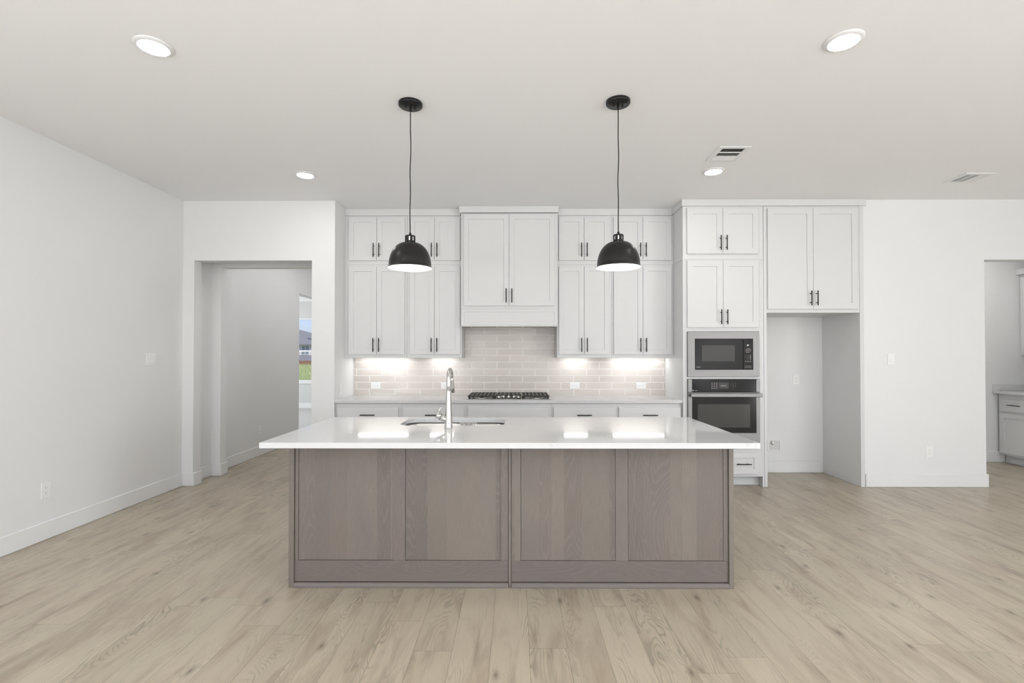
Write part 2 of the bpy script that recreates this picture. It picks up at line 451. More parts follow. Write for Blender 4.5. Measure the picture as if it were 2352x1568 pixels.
sbox('wall_bedroom_back', paint('bedroom_wall_paint', (.62, .62, .60), .6), (-8.1, BW[0], 12.78, 12.92, 0, 2.9-e), (BW[1], -3.4, 12.78, 12.92, 0, 2.9-e), (BW[0], BW[1], 12.78, 12.92, 0, BW[2]), (BW[0], BW[1], 12.78, 12.92, BW[3], 2.9-e))
sbox('wall_bedroom_right', WALL, (-3.69, -3.552, 9.56, 12.78, 0, 2.9-e))
sbox('wall_bedroom_left', WALL, (-8.14, -8.0, 6.62, 9.2, 0, 2.9-e), (-8.14, -8.0, 11.2, 12.78, 0, 2.9-e), (-8.14, -8.0, 9.2, 11.2, 0, .6), (-8.14, -8.0, 9.2, 11.2, 2.4, 2.9-e))

# baseboards (eased top edge)
def board(b, x0, x1, y0, y1, h=.135):
    t = .013
    b.box(x0, x1, y0, y1, 0, h-t)
    # top piece tapers slightly
    b.box(x0, x1, y0, y1, h-t, h, bev=.004)
def baseboard(name, *runs):
    b = MB().m(TRIM)
    for r in runs: b.box(*r, 0, .138, bev=.005)
    return struct(name, b)
T = .015
baseboard('baseboard_left', (XL, XL+T, YB+.02, Y1-T))
baseboard('baseboard_back_left', (XL+e, XO1+T, Y1-T, Y1), (XO1, XO1+T, Y1-.001, 5.345))
baseboard('baseboard_opening_right', (XO2-T, XA-e, Y1-T, Y1), (XO2-T, XO2, Y1-.001, 5.345))
baseboard('baseboard_vestibule', (-3.522, -3.507, 5.333, 5.629))
baseboard('baseboard_hall_entry', (-3.521, -3.400, 5.631, 5.645), (-3.415, -3.400, 5.644, 5.779))
baseboard('baseboard_hall', (-3.552, -3.537, 5.766, 8.005))
baseboard('baseboard_bedroom', (-8.0, -3.7, 12.765, 12.78))
baseboard('baseboard_niche', (2.69, 3.62, Y2-T, Y2))
baseboard('baseboard_back_right', (3.70, XD+T, Y1-T, Y1), (XD, XD+T, Y1-.001, 5.345))
baseboard('baseboard_pantry', (4.72, 6.375, 6.415, 6.43))
baseboard('baseboard_right', (XR-T, XR, YB+.02, Y1-T))
b = MB().m(TRIM)
b.prism([(12.78, 2.80), (12.775, 2.82), (12.73, 2.86), (12.70, 2.875), (12.70, 2.8995), (12.78, 2.8995)], -7.99, -3.7, 'YZ')
struct('trim_9', b)

# ------------------------------------------------------------------ bedroom window
b = MB().m(TRIM)
x0, x1, z0, z1 = BW
b.box(x0, x0+.05, 12.80, 12.88, z0+.02, z1, bev=.003); b.box(x1-.05, x1, 12.80, 12.88, z0+.02, z1, bev=.003)
b.box(x0+.05, x1-.05, 12.80, 12.88, z1-.045, z1, bev=.003); b.box(x0+.05, x1-.05, 12.80, 12.88, z0+.02, z0+.065, bev=.003)
b.box(x0+.05, x1-.05, 12.81, 12.86, 1.474, 1.515, bev=.003)
wf = struct('window_1', b)
g = MB().m(GLASS).box(x0+.05, x1-.05, 12.835, 12.84, z0+.065, z1-.045).build('pane', wf)
MB().m(TRIM).box(x0-.03, x1+.03, 12.745, 12.80, z0-.022, z0+.018, bev=.004).build('window_sill', wf)
for i, (xa, xb) in enumerate(((-3.2, -.6), (-.1, 2.5), (3.0, 5.6))):
    b = MB().m(TRIM)
    for q in ((xa, xa+.05), (xb-.05, xb), ((xa+xb)/2-.025, (xa+xb)/2+.025)): b.box(*q, YB-.05, YB-.01, .2, 2.5)
    b.box(xa, xb, YB-.05, YB-.01, .2, .25); b.box(xa, xb, YB-.05, YB-.01, 2.45, 2.5)
    struct('window_%d' % (i+2), b)

# ------------------------------------------------------------------ handles, cabinets
_h = {}
def handle(parent, x, y, z, vertical=True, ln=.156, name='handle'):
    """black bar pull; y = front face it is screwed to"""
    key = (vertical, ln)
    if key not in _h:
        b = MB().m(BLACK); r = .0052; o = -.031
        if vertical:
            b.tube([(0, o, -ln/2), (0, o, ln/2)], r, 10)
            for s_ in (-.048, .048): b.tube([(0, o, s_), (0, 0, s_)], .0042, 8)
        else:
            b.tube([(-ln/2, o, 0), (ln/2, o, 0)], r, 10)
            for s_ in (-.048, .048): b.tube([(s_, o, 0), (s_, 0, 0)], .0042, 8)
        me = bpy.data.meshes.new('bar_handle'); b.bm.to_mesh(me); b.bm.free(); me.materials.append(BLACK); _h[key] = me
    o = bpy.data.objects.new(name, _h[key]); COL.objects.link(o); place(o, (x, y, z), parent)
    o['label'] = 'black bar handle'
    return o
def wall_cabinet(label, x0, x1, z0, z1, yf, yb, doors, dz0, dz1, hz, name='wall_cabinet', group=None, st=.055, cat='cabinet', lip=False):
    t = thing(name, ((x0+x1)/2, (yf+yb)/2, z0), label, cat, group)
    if lip:
        b = MB().m(CAB); a, c = x0+.0005, x1-.0005
        b.box(a, c, yf+.019, yb, z0+.023, z1); b.box(a, c, yf, yf+.0195, z0, z1, bev=.0012)
        b.box(a, a+.016, yf+.019, yb, z0, z0+.024); b.box(c-.016, c, yf+.019, yb, z0, z0+.024)
    else: b = MB().m(CAB).box(x0+.0005, x1-.0005, yf, yb, z0, z1, bev=.0015)
    b.build('body', t)
    for i, (a, c) in enumerate(doors):
        d = MB().m(CAB).shaker(a, c, dz0, dz1, yf-.020, .0195, st).build('door', t)
        if hz is not None:
            hx = (c - .030) if i == 0 else (a + .030)
            handle(d, hx, yf-.020, hz)
    return t
YU = 5.525
UG = 'white shaker wall cabinets beside the range hood'
ul = [(-1.914, -1.2295, [(-1.888, -1.5715), (-1.5685, -1.253)]), (-1.2285, -.608, [(-1.196, -.9175), (-.9145, -.626)])]
ur = [(.468, 1.0835, [(.489, .770), (.773, 1.058)]), (1.0845, 1.782, [(1.107, 1.4315), (1.4345, 1.755)])]
pos = ['at the far left beside the wall', 'just left of the range hood', 'just right of the range hood', 'beside the oven tower']
for i, (x0, x1, ds) in enumerate(ul + ur):
    wall_cabinet('small white two-door cabinet under the ceiling, ' + pos[i], x0, x1, 2.417, 2.972, YU, Y2-.001, ds, 2.462, 2.952, 2.576, group=UG)
    wall_cabinet('tall white two-door cabinet above the tiles, ' + pos[i], x0, x1, 1.362, 2.416, YU, Y2-.001, ds, 1.401, 2.393, 1.507, group=UG, lip=True)
# scribe filler at left, light rail
sbox('trim_1', CAB, (-1.9335, -1.9145, YU+.004, Y2-.001, 1.362, 2.972))
# hood cabinet and hood valance
yh = 5.430
t = wall_cabinet('wide white two-door cabinet above the range hood valance', -.6075, .4675, 1.905, 2.972, yh, Y2-.001, [(-.576, -.0745), (-.0715, .435)], 1.940, 2.958, 2.050, name='hood_cabinet')
t = thing('range_hood', (-.07, 5.63, 1.713), 'white panelled range hood valance above the cooktop', 'range hood')
b = MB().m(CAB).shaker(-.6075, .4675, 1.725, 1.9045, yh, .02, .034, .006, sb=.030); b.build('front_panel', t)
b = MB().m(CAB).box(-.6075, -.588, yh+.0205, 5.8325, 1.713, 1.9045); b.build('side_panel', t)
b = MB().m(CAB).box(.448, .4675, yh+.0205, 5.8325, 1.713, 1.9045); b.build('side_panel', t)
b = MB().m(CAB).box(-.6075, .4675, yh-.002, yh+.03, 1.711, 1.7245, bev=.002); b.build('bottom_rail', t)
b = MB().m(STEEL).box(-.587, .447, yh+.035, 5.832, 1.75, 1.775); b.m(VENTIN).box(-.40, .26, 5.50, 5.74, 1.745, 1.7499); b.build('filter_tray', t)
# crown boards
sbox('trim_2', CAB, (-1.9335, -.6285, 5.512, 5.84, 2.9725, H-e), bev=.0015)
sbox('trim_3', CAB, (-.628, .477, 5.414, 5.84, 2.9775, H-e), bev=.0015)
sbox('trim_4', CAB, (.4775, 1.765, 5.512, 5.84, 2.9725, H-e), bev=.0015)
sbox('trim_5', CAB, (1.7655, 3.718, 5.186, 5.2115, 2.9785, H-e), (1.7655, 3.69, 5.212, 5.84, 2.9785, H-e), bev=.0015)
sbox('trim_6', CAB, (1.772, 2.625, 5.1935, 5.1995, 2.412, 2.424), (1.772, 1.7765, 5.2, 5.523, 2.412, 2.424))

# ------------------------------------------------------------------ oven tower
YT = 5.200
t = thing('oven_tower_cabinet', (2.2, 5.52, 0), 'tall white cabinet housing the wall oven and microwave', 'cabinet')
b = MB().m(CAB)
b.box(1.777, 1.795, YT, Y2-.001, .001, 2.416); b.box(2.612, 2.630, YT, Y2-.001, .001, 2.416)
b.box(1.7955, 2.6115, 5.82, Y2-.001, .11, 2.416)
b.build('carcass', t)
b = MB().m(CAB)
b.box(1.7955, 1.818, YT, YT+.02, .11, 2.416); b.box(2.5745, 2.6115, YT, YT+.02, .11, 2.416)
b.box(1.818, 2.5745, YT, YT+.02, 1.6445, 2.416); b.box(1.818, 2.5745, YT, YT+.02, 1.1405, 1.1635)
b.box(1.818, 2.5745, YT, YT+.02, .11, .405)
b.build('face_frame', t)
b = MB().m(CAB).box(1.7955, 2.6115, 5.29, 5.305, .001, .11).box(1.7955, 2.6115, 5.278, 5.29, .001, .02, bev=.004); b.build('toe_kick', t)
for i, (a, c) in enumerate([(1.819, 2.1955), (2.1985, 2.575)]):
    d = MB().m(CAB).shaker(a, c, 1.686, 2.395, YT-.020, .0195, .062).build('door', t)
    handle(d, (2.168, 2.2305)[i], YT-.020, 1.796)
d = MB().m(CAB).shaker(1.819, 2.570, .138, .367, YT-.020, .0195, .055).build('drawer', t)
handle(d, 2.396, YT-.020, .248, False); handle(d, 1.993, YT-.020, .248, False)
wall_cabinet('small white two-door cabinet at the ceiling on top of the oven tower', 1.777, 2.630, 2.4175, 2.978, YT, Y2-.001, [(1.819, 2.1955), (2.1985, 2.575)], 2.467, 2.953, 2.580, st=.062)
# fridge surround
t = thing('refrigerator_surround', (3.16, 5.52, 0), 'white cabinet with empty refrigerator opening below two tall doors', 'cabinet')
MB().m(CAB).box(2.634, 2.664, YT+.001, Y2-.001, .001, 2.9775, bev=.001).build('side_panel', t)
MB().m(CAB).box(3.650, 3.692, YT+.001, Y2-.001, .001, 2.9775, bev=.001).build('side_panel', t)
MB().m(CAB).box(2.6645, 3.6495, YT+.004, Y2-.001, 1.843, 2.9775, bev=.001).build('body', t)
for i, (a, c) in enumerate([(2.673, 3.1505), (3.1535, 3.622)]):
    d = MB().m(CAB).shaker(a, c, 1.880, 2.951, YT-.016, .0195, .061).build('door', t)
    handle(d, (3.116, 3.180)[i], YT-.016, 1.995)

# ------------------------------------------------------------------ microwave
t = thing('microwave_oven', (2.195, 5.4, 1.165), 'built-in stainless trimmed microwave above the wall oven', 'microwave')
b = MB().m(STEEL)
yf = 5.176
b.ringframe(1.818, 2.573, 1.165, 1.642, 1.895, 2.506, 1.240, 1.565, yf, .0235)
b.build('trim_frame', t, 'brushed stainless frame')
MB().m(VENTIN).box(1.90, 2.50, yf+.03, 5.70, 1.175, 1.63).build('body', t)
d = MB().m(BGLASS).box(1.897, 2.403, yf+.002, yf+.028, 1.242, 1.563, bev=.002).build('door', t, 'black glass door')
MB().m(BGLASS2).box(1.968, 2.314, yf+.0012, yf+.0018, 1.328, 1.496).build('window', d)
b = MB().m(KEYS)
for i in range(7): b.box(1.911+i*.006, 1.915+i*.006, yf+.0012, yf+.0018, 1.262, 1.262+.007+.004*(i in (0, 4)))
b.build('lettering', d)
c = MB().m(BGLASS).box(2.406, 2.504, yf+.002, yf+.028, 1.242, 1.563, bev=.002).build('control_panel', t, 'black control panel')
dp = MB().m(VENTIN).box(2.428, 2.484, yf+.0008, yf+.0018, 1.476, 1.505).build('display', c)
text_into('digits', 'PF', .020, (2.453, yf+.0005, 1.496), DISP, c)
b = MB().m(KEYS)
for r_, (z, xsn) in enumerate([(1.449, 3), (1.435, 3), (1.420, 2)]):
    for k in range(xsn): b.box(2.428+k*.021+(xsn == 2)*.005, 2.428+k*.021+.013+(xsn == 2)*.008, yf+.001, yf+.0018, z, z+.007)
b.box(2.440, 2.472, yf+.001, yf+.0018, 1.460, 1.464)
b.build('keypad', c)
b = MB().m(KEYS)
for k in range(3): b.box(2.424+k*.024, 2.436+k*.024, yf+.001, yf+.0018, 1.322, 1.331)
for r_ in range(4): b.box(2.474, 2.485, yf+.001, yf+.0018, 1.388-r_*.0135, 1.395-r_*.0135)
b.build('keypad', c)
for r_ in range(3):
    for k in range(3): text_into('digit', '789456123'[r_*3+k] if False else '123456789'[r_*3+k], .011, (2.430+k*.0155, yf+.0008, 1.391-r_*.0135), KEYS, c)
text_into('digit', '0', .011, (2.4455, yf+.0008, 1.3505), KEYS, c)
MB().m(BGLASS2).box(2.418, 2.490, yf, yf+.0018, 1.258, 1.284, bev=.0005).build('button', c)

# ------------------------------------------------------------------ wall oven
t = thing('wall_oven', (2.195, 5.4, .41), 'built-in stainless wall oven with black glass door below the microwave', 'oven')
yf = 5.172
for a, c in ((1.8185, 1.8615), (2.536, 2.574)): MB().m(STEEL).box(a, c, yf, yf+.0275, 1.003, 1.139, bev=.002).build('side_trim', t, 'brushed stainless trim')
MB().m(VENTIN).box(1.83, 2.56, yf+.03, 5.75, .42, 1.13).build('body', t)
c = MB().m(BGLASS).box(1.862, 2.5355, yf+.001, yf+.0275, 1.003, 1.139, bev=.0015).build('control_panel', t, 'black glass control panel')
MB().m(BGLASS2).box(2.142, 2.246, yf+.0002, yf+.0009, 1.040, 1.104).build('display', c)
MB().m(KEYB).box(2.162, 2.222, yf-.0003, yf+.0001, 1.0700, 1.0732).build('display_line', c)
b = MB().m(KEYS)
for r_ in range(4):
    for k in range(3): b.box(2.063+k*.025, 2.079+k*.025, yf+.0002, yf+.0009, 1.094-r_*.0185, 1.101-r_*.0185)
b.build('keypad', c)
for r_ in range(4):
    for k in range(3):
        ch = ['1', '2', '3', '4', '5', '6', '7', '8', '9', None, '0', None][r_*3+k]
        if ch: text_into('digit', ch, .013, (2.266+k*.025, yf+.0006, 1.097-r_*.0185), KEYS, c)
b = MB().m(KEYB)
b.lathe([(0, 0), (.0065, 0), (.0065, .0008), (0, .0008)], (1.871, yf, 1.020), 'Y', 16)
b.m(KEYS)
for i in range(6): b.box(1.885+i*.0055, 1.889+i*.0055, yf, yf+.0009, 1.017, 1.023)
b.build('lettering', c)
d = MB().m(STEEL)
d.ringframe(1.8185, 2.574, .410, 1.000, 1.862, 2.5355, .574, .985, yf, .0275)
d = d.build('door', t, 'stainless framed door')
MB().m(BGLASS).box(1.8625, 2.535, yf+.001, yf+.0275, .5745, .9845).build('glass', d, 'black glass')
MB().m(BGLASS2).box(1.920, 2.470, yf+.0002, yf+.0009, .631, .876).build('window', d)
b = MB().m(STEEL)
b.box(1.832, 2.578, yf-.052, yf-.038, .954, .992, bev=.005, seg=2)
b.box(1.845, 1.860, yf-.038, yf-.0005, .960, .986, bev=.002); b.box(2.550, 2.565, yf-.038, yf-.0005, .960, .986, bev=.002)
b.build('handle', d, 'brushed stainless bar handle')

# ------------------------------------------------------------------ base cabinets and counter
bx = [(-1.925, -1.231, -1.907, -1.256), (-1.230, -.531, -1.205, -.553), (-.530, .3805, -.508, .356), (.3815, 1.0795, .406, 1.057), (1.0805, 1.7755, 1.102, 1.762)]
names = ['farthest left under the counter', 'second from the left, behind the faucet', 'under the cooktop without a handle', 'just right of the cooktop cabinet', 'next to the oven tower']
for (x0, x1, d0, d1), nm, hx in zip(bx, names, (-1.580, -.885, None, .7305, 1.4315)):
    t = thing('base_cabinet', ((x0+x1)/2, 5.5, 0), 'white base cabinet with drawer front, ' + nm, 'cabinet', 'white base cabinets along the back counter')
    MB().m(CAB).box(x0, x1, 5.250, Y2-.001, .11, .882, bev=.001).build('body', t)
    MB().m(CAB).box(x0, x1, 5.325, 5.345, .001, .109).build('toe_kick', t)
    d = MB().m(CAB).box(d0, d1, 5.230, 5.2495, .700, .836, bev=.002)
    d = d.build('drawer' if hx else 'false_drawer_front', t)
    if hx: handle(d, hx, 5.230, .755, False)
    mid = (d0+d1)/2
    for i, (a, c) in enumerate(((d0, mid-.0015), (mid+.0015, d1))):
        q = MB().m(CAB).shaker(a, c, .135, .680, 5.230, .0195, .057).build('door', t)
        handle(q, (c-.03) if i == 0 else (a+.03), 5.230, .58)
sbox('trim_7', CAB, (-1.9335, -1.9255, 5.255, Y2-.001, .001, .882))
t = tag(MB().m(QUARTZ).box(XA+e, 1.7765, 5.213, Y2-.001, .8825, CT, bev=.0018).build('back_countertop'), 'long white quartz counter holding the gas cooktop', 'countertop')

# backsplash: individually set glazed tiles on grout
sp = thing('tile_backsplash', (-.07, 5.838, CT), 'beige glazed subway tile backsplash behind the cooktop', 'backsplash')
def in_region(x0, x1, z0, z1):
    out = []
    lim = 1.3615 if (x1 <= -.6075 or x0 >= .4675) else 1.7605
    z1 = min(z1, lim)
    if z1 - z0 < .004: return None
    return (x0, x1, z0, z1)
g = MB().m(GROUT).box(XA+.002, 1.7755, 5.8358, Y2-.0005, CT+.0005, 1.3615).box(-.6065, .4665, 5.8358, Y2-.0005, 1.362, 1.760)
g.build('grout', sp, 'pale cream grout')
b = MB().m(TILE)
rowh, gr, tw = .0801, .0056, .3048
rz = random.Random(3)
for r_ in range(11):
    z0 = CT + .0015 + (r_*rowh if r_ == 0 else .076 + (r_-1)*rowh) ; z1 = z0 + (rowh if r_ else .076) - gr
    ox = -1.745 if r_ % 2 == 0 else -.376
    k0 = math.floor((XA - ox)/tw) - 1
    for k in range(k0, k0 + 15):
        a = ox + k*tw + gr/2; c = ox + (k+1)*tw - gr/2
        a, c = max(a, XA+.002), min(c, 1.7755)
        if c - a < .006: continue
        segs = []
        if z1 <= 1.3615: segs = [(a, c)]
        else:
            aa, c2 = max(a, -.606), min(c, .466)
            if c2 - aa > .006: segs = [(aa, c2)]
            if z0 < 1.355:
                if a < -.6065: segs.append((a, min(c, -.607)))
                if c > .467: segs.append((max(a, .4675), c))
                segs = [(s0, s1, ) for s0, s1 in segs if s1-s0 > .004]
        for s0, s1 in segs:
            zz1 = z1
            if (s1 <= -.6065 or s0 >= .467): zz1 = min(z1, 1.361)
            zz1 = min(zz1, 1.7345)
            if zz1 - z0 < .003: continue
            tl = rz.uniform(-.0003, .0003); t2 = rz.uniform(-.0002, .0002); c_ = .0012
            P = [(s0, z0), (s1, z0), (s1, zz1), (s0, zz1)]; I = [(s0+c_, z0+c_), (s1-c_, z0+c_), (s1-c_, zz1-c_), (s0+c_, zz1-c_)]
            A = [b.bm.verts.new((x, 5.8374, z)) for x, z in P]
            yy = [5.835+tl+t2, 5.835-tl+t2, 5.835-tl-t2, 5.835+tl-t2]
            B = [b.bm.verts.new((x, yy[i], z)) for i, (x, z) in enumerate(I)]
            fs = [b.bm.faces.new(B)] + [b.bm.faces.new((A[i], A[(i+1) % 4], B[(i+1) % 4], B[i])) for i in range(4)]
            b._tag(fs)
b.build('tiles', sp, 'glossy beige rectangular tiles')

# ------------------------------------------------------------------ under-cabinet lights
for (x0, x1), nm in zip([(-1.851, -1.251), (-1.012, -.715), (.561, .850), (1.133, 1.741)],
        ['long under-cabinet light at the far left over the counter', 'short under-cabinet light left of the cooktop', 'short under-cabinet light right of the cooktop', 'long under-cabinet light beside the oven tower']):
    t = thing('under_cabinet_light', ((x0+x1)/2, 5.78, 1.37), nm, 'light', 'under-cabinet lights')
    MB().m(TRIM).box(x0, x1, 5.702, 5.782, 1.3735, 1.3845, bev=.002).build('housing', t)
    MB().m(LEDU).box(x0+.01, x1-.01, 5.710, 5.774, 1.3705, 1.3732).build('diffuser', t)

# ------------------------------------------------------------------ cooktop
CX = -.075
t = thing('gas_cooktop', (CX, 5.52, CT), 'five-burner gas cooktop set in the back counter', 'cooktop')
MB().m(metal('cooktop_steel', (.80, .79, .77), .22)).box(CX-.455, CX+.455, 5.228, 5.752, CT+.0005, CT+.009, bev=.003).build('base_plate', t, 'stainless plate')
bz = CT+.0092
for bx_, by_, br in ((-.30, 5.60, .045), (-.30, 5.365, .038), (0, 5.565, .055), (.30, 5.60, .038), (.30, 5.365, .045)):
    q = MB().m(ALU).lathe([(br+.022, 0), (br+.018, .006), (br+.006, .008), (br+.004, .016), (0, .016)], (CX+bx_, by_, bz), 'Z', 28).build('burner', t, 'silver burner ring')
    MB().m(IRON).lathe([(br, 0), (br, .005), (br-.006, .009), (0, .009)], (CX+bx_, by_, bz+.0165), 'Z', 28).build('burner_cap', q, 'black burner cap')
def grate(x0, x1, y0, y1, nx):
    b = MB().m(IRON); z0, z1 = CT+.032, CT+.044; w_ = .011
    b.box(x0, x1, y0, y0+w_, z0, z1, bev=.002); b.box(x0, x1, y1-w_, y1, z0, z1, bev=.002)
    b.box(x0, x0+w_, y0+w_, y1-w_, z0, z1); b.box(x1-w_, x1, y0+w_, y1-w_, z0, z1)
    for k in range(1, nx): 
        x = x0 + (x1-x0)*k/nx; b.box(x-.005, x+.005, y0+w_, y1-w_, z0+.001, z1)
    for k in range(1, 7):
        y = y0 + (y1-y0)*k/7; b.box(x0+w_, x1-w_, y-.006, y+.006, z0+.002, z1-.001)
    for x in (x0+.008, x1-.030):
        for y in (y0+.001, y1-.023): b.prism([(x, y), (x+.022, y), (x+.022, y+.022), (x, y+.022)], CT+.0095, z0+.001)
    return b.build('grate', t, 'black cast-iron grate')
grate(CX-.440, CX-.142, 5.255, 5.735, 7); grate(CX-.138, CX+.138, 5.395, 5.735, 6); grate(CX+.142, CX+.440, 5.255, 5.735, 7)
for kx, ky in ((-.108, 5.280), (-.056, 5.318), (0, 5.325), (.056, 5.318), (.108, 5.280)):
    q = MB().m(IRON).lathe([(.021, 0), (.021, .003), (.016, .004)], (CX+kx, ky, bz), 'Z', 24).m(CHROME).lathe([(.016, .0041), (.0155, .020), (.011, .026), (.009, .034), (0, .035)], (CX+kx, ky, bz), 'Z', 24)
    q.box(CX+kx-.003, CX+kx+.003, ky-.014, ky+.014, bz+.026, bz+.040, bev=.001)
    q.build('knob', t, 'chrome knob')

# ------------------------------------------------------------------ island
IX0, IX1, IY0, IY1 = -1.4125, 1.3400, 2.690, 3.800
PX0, PX1, PY = -1.3635, 1.3055, 2.956
t = thing('kitchen_island', (-.03, 3.35, 0), 'grey-brown stained wood kitchen island in the room centre', 'kitchen island')
b = MB().m(WOODE)
b.box(PX0+.032, PX1-.032, PY+.028, PY+.046, .002, .8815)
b.box(PX0+.032, PX1-.032, PY+.046, 3.70, .10, .12)
b.box(PX0+.032, -.86, 3.70, 3.72, .10, .8815); b.box(-.02, PX1-.032, 3.70, 3.72, .10, .8815); b.box(-.86, -.02, 3.70, 3.72, .10, .66)
b.box(PX0+.032, PX1-.032, 3.62, 3.635, .001, .099)
b.build('carcass', t)
MB().m(WOODE).box(PX0, PX0+.030, PY-.012, 3.735, .001, .8815, bev=.001).build('end_panel', t)
MB().m(WOODE).box(PX1-.028, PX1, PY-.012, 3.735, .001, .8815, bev=.001).build('end_panel', t)
# left and right framed back panels
def frame(x0, x1, p, gaps):
    b = MB().m(WOODE)
    zb, zt, zr = .033, .8812, .159
    y0, y1 = PY, PY+.02
    cols = [(x0, p[0][0]), (p[0][1], p[1][0]), (p[1][1], x1)]
    for a, c in cols: MB().m(WOODE).box(a, c, y0, y1, zr+.0006, zt, bev=.0006).build('stile', t)
    MB().m(WOODH).box(x0, x1, y0, y1, zb, zr, bev=.0006).build('bottom_rail', t)
frame(-1.3315, -.0455, [(-1.311, -.741), (-.666, -.092)], None)
frame(-.0245, 1.2755, [(.031, .601), (.676, 1.249)], None)
for i, (a, c) in enumerate([(-1.311, -.741), (-.666, -.092), (.031, .601), (.676, 1.249)]):
    MB().m(WOODV[i]).box(a+.0022, c-.0006, PY+.0035, PY+.0195, .1615, .8735).build('inset_panel', t)
MB().m(WOODE).box(-.0435, -.0265, PY-.003, PY+.02, .001, .8812, bev=.0008).build('centre_batten', t)
for a, c in ((-1.3325, -.0445), (-.0255, 1.2765)):
    b = MB().m(WOODH); r = .028
    pts = [(PY, .001)] + [(PY - .016*math.sin(k/6*PI/2)**1.0 if k else PY, 0) for k in ()] 
    arc = [(PY - .0155*math.cos(k/6*PI/2), .001 + r*math.sin(k/6*PI/2)) for k in range(7)]
    b.prism([(PY+.003, .001)] + arc + [(PY+.003, .029)], a, c, 'YZ'); b.build('shoe_moulding', t)

# island countertop with sink cut-out
def rrect(x0, x1, y0, y1, r, n=8):
    out = []
    for cx_, cy_, a0 in ((x1-r, y1-r, 0), (x0+r, y1-r, PI/2), (x0+r, y0+r, PI), (x1-r, y0+r, 1.5*PI)):
        for k in range(n+1): out.append((cx_+r*math.cos(a0+k/n*PI/2), cy_+r*math.sin(a0+k/n*PI/2)))
    return out
SX0, SX1, SY0, SY1 = -.805, -.078, 3.345, 3.722
bm = bmesh.new()
def ring_(pts, z): 
    vs = [bm.verts.new((x, y, z)) for x, y in pts]; return vs, [bm.edges.new((vs[i], vs[(i+1) % len(vs)])) for i in range(len(vs))]
outer = [(IX0, IY0), (IX1, IY0), (IX1, IY1), (IX0, IY1)]
hole = rrect(SX0, SX1, SY0, SY1, .085)
V_ = []
for z in (CT-.0315, CT):
    vo, eo = ring_(outer, z); vh, eh = ring_(hole, z)
    bmesh.ops.triangle_fill(bm, edges=eo+eh, use_beauty=True, use_dissolve=False); V_.append((vo, vh))
for k in (0, 1):
    A, B = V_[0][k], V_[1][k]
    for i in range(len(A)):
        j = (i+1) % len(A); bm.faces.new((A[i], A[j], B[j], B[i]))
mb = MB(); mb.bm = bm; mb.m(QUARTZ)
ct = mb.build('island_countertop'); tag(ct, 'white quartz slab on the island around the sink', 'countertop')
bv = ct.modifiers.new('edge', 'BEVEL'); bv.width = .0018; bv.segments = 2; bv.limit_method = 'ANGLE'; bv.angle_limit = math.radians(50)

# sink
t = thing('undermount_sink', (-.44, 3.53, .70), 'double-bowl stainless undermount sink in the island counter', 'sink')
def bowl(x0, x1, y0, y1, ztop, depth):
    b = MB().m(STEELD); secs = [(0, ztop), (.004, ztop-.03), (.010, ztop-depth+.04), (.030, ztop-depth+.008), (.06, ztop-depth)]
    loops = []
    for ins, z in secs:
        loops.append([b.bm.verts.new((x, y, z)) for x, y in rrect(x0+ins, x1-ins, y0+ins, y1-ins, max(.075-ins*.4, .02), 6)])
    fs = []
    for A, B in zip(loops, loops[1:]):
        for i in range(len(A)): j = (i+1) % len(A); fs.append(b.bm.faces.new((A[i], B[i], B[j], A[j])))
    fs.append(b.bm.faces.new(loops[-1]))
    b._tag(fs, True)
    o = b.build('bowl', t, 'brushed steel bowl'); sm = o.modifiers.new('thickness', 'SOLIDIFY'); sm.thickness = .002; sm.offset = 0
    MB().m(STEEL).lathe([(.045, 0), (.045, .003), (.036, .003), (.034, .001), (0, .001)], ((x0+x1)/2, (y0+y1)/2, ztop-depth+.0015), 'Z', 28).build('drain', o)
bowl(SX0-.006, -.375, SY0-.006, SY1+.006, .8815, .20)
bowl(-.345, SX1+.006, SY0-.006, SY1+.006, .8815, .20)
MB().m(STEELD).box(-.374, -.346, SY0+.06, SY1-.06, .855, .862, bev=.003, seg=2).build('divider', t)

# faucet (seen from behind, spout toward the sink)
fx, fy = -.4445, 3.247
t = thing('kitchen_faucet', (fx, fy, CT), 'chrome pull-down faucet with side lever at the sink', 'faucet')
b = MB().m(CHROME).lathe([(.0275, .0006), (.0275, .004), (.0262, .006), (.0245, .05), (.0215, .12), (.0185, .185), (.0170, .24), (.0165, .245)], (fx, fy, CT), 'Z', 36)
b.build('body', t)
b = MB().m(CHROME)
pts = [(fx, fy, CT+.243), (fx, fy, CT+.28), (fx, fy, CT+.31)]
R = .068; zc = CT+.313
for k in range(0, 15):
    a = PI - k/14*PI*0.93; pts.append((fx, fy+R+R*math.cos(a), zc+R*math.sin(a)))
b.tube(pts, [.0160, .0155, .0150] + [.0148]*15, 20)
sp_ = b.build('spout', t)
lx, ly, lz = pts[-1]
b = MB().m(CHROME); dv = (Vector(pts[-1]) - Vector(pts[-2])).normalized()
P0 = Vector(pts[-1]); b.tube([P0, P0+dv*.02, P0+dv*.06, P0+dv*.11, P0+dv*.112], [.0150, .0165, .0185, .0205, .0150], 22); b.build('spray_head', t)
b = MB().m(CHROME)
A = Vector((fx-.010, fy, CT+.052)); B = Vector((fx-.074, fy, CT+.083)); d_ = (B-A).normalized()
b.tube([A, A+d_*.012, A+d_*.045], [.019, .0205, .0215], 24)
b.tube([A+d_*.0475, A+d_*.068, B+d_*.006, B+d_*.0085], [.0218, .0212, .018, .006], 24)
b.build('handle_hub', t)
b = MB().m(BLACK).tube([A+d_*.0452, A+d_*.0473], [.0195, .0195], 24); b.build('gasket', t, 'dark seam ring')
b = MB().m(CHROME); q = A+d_*.062
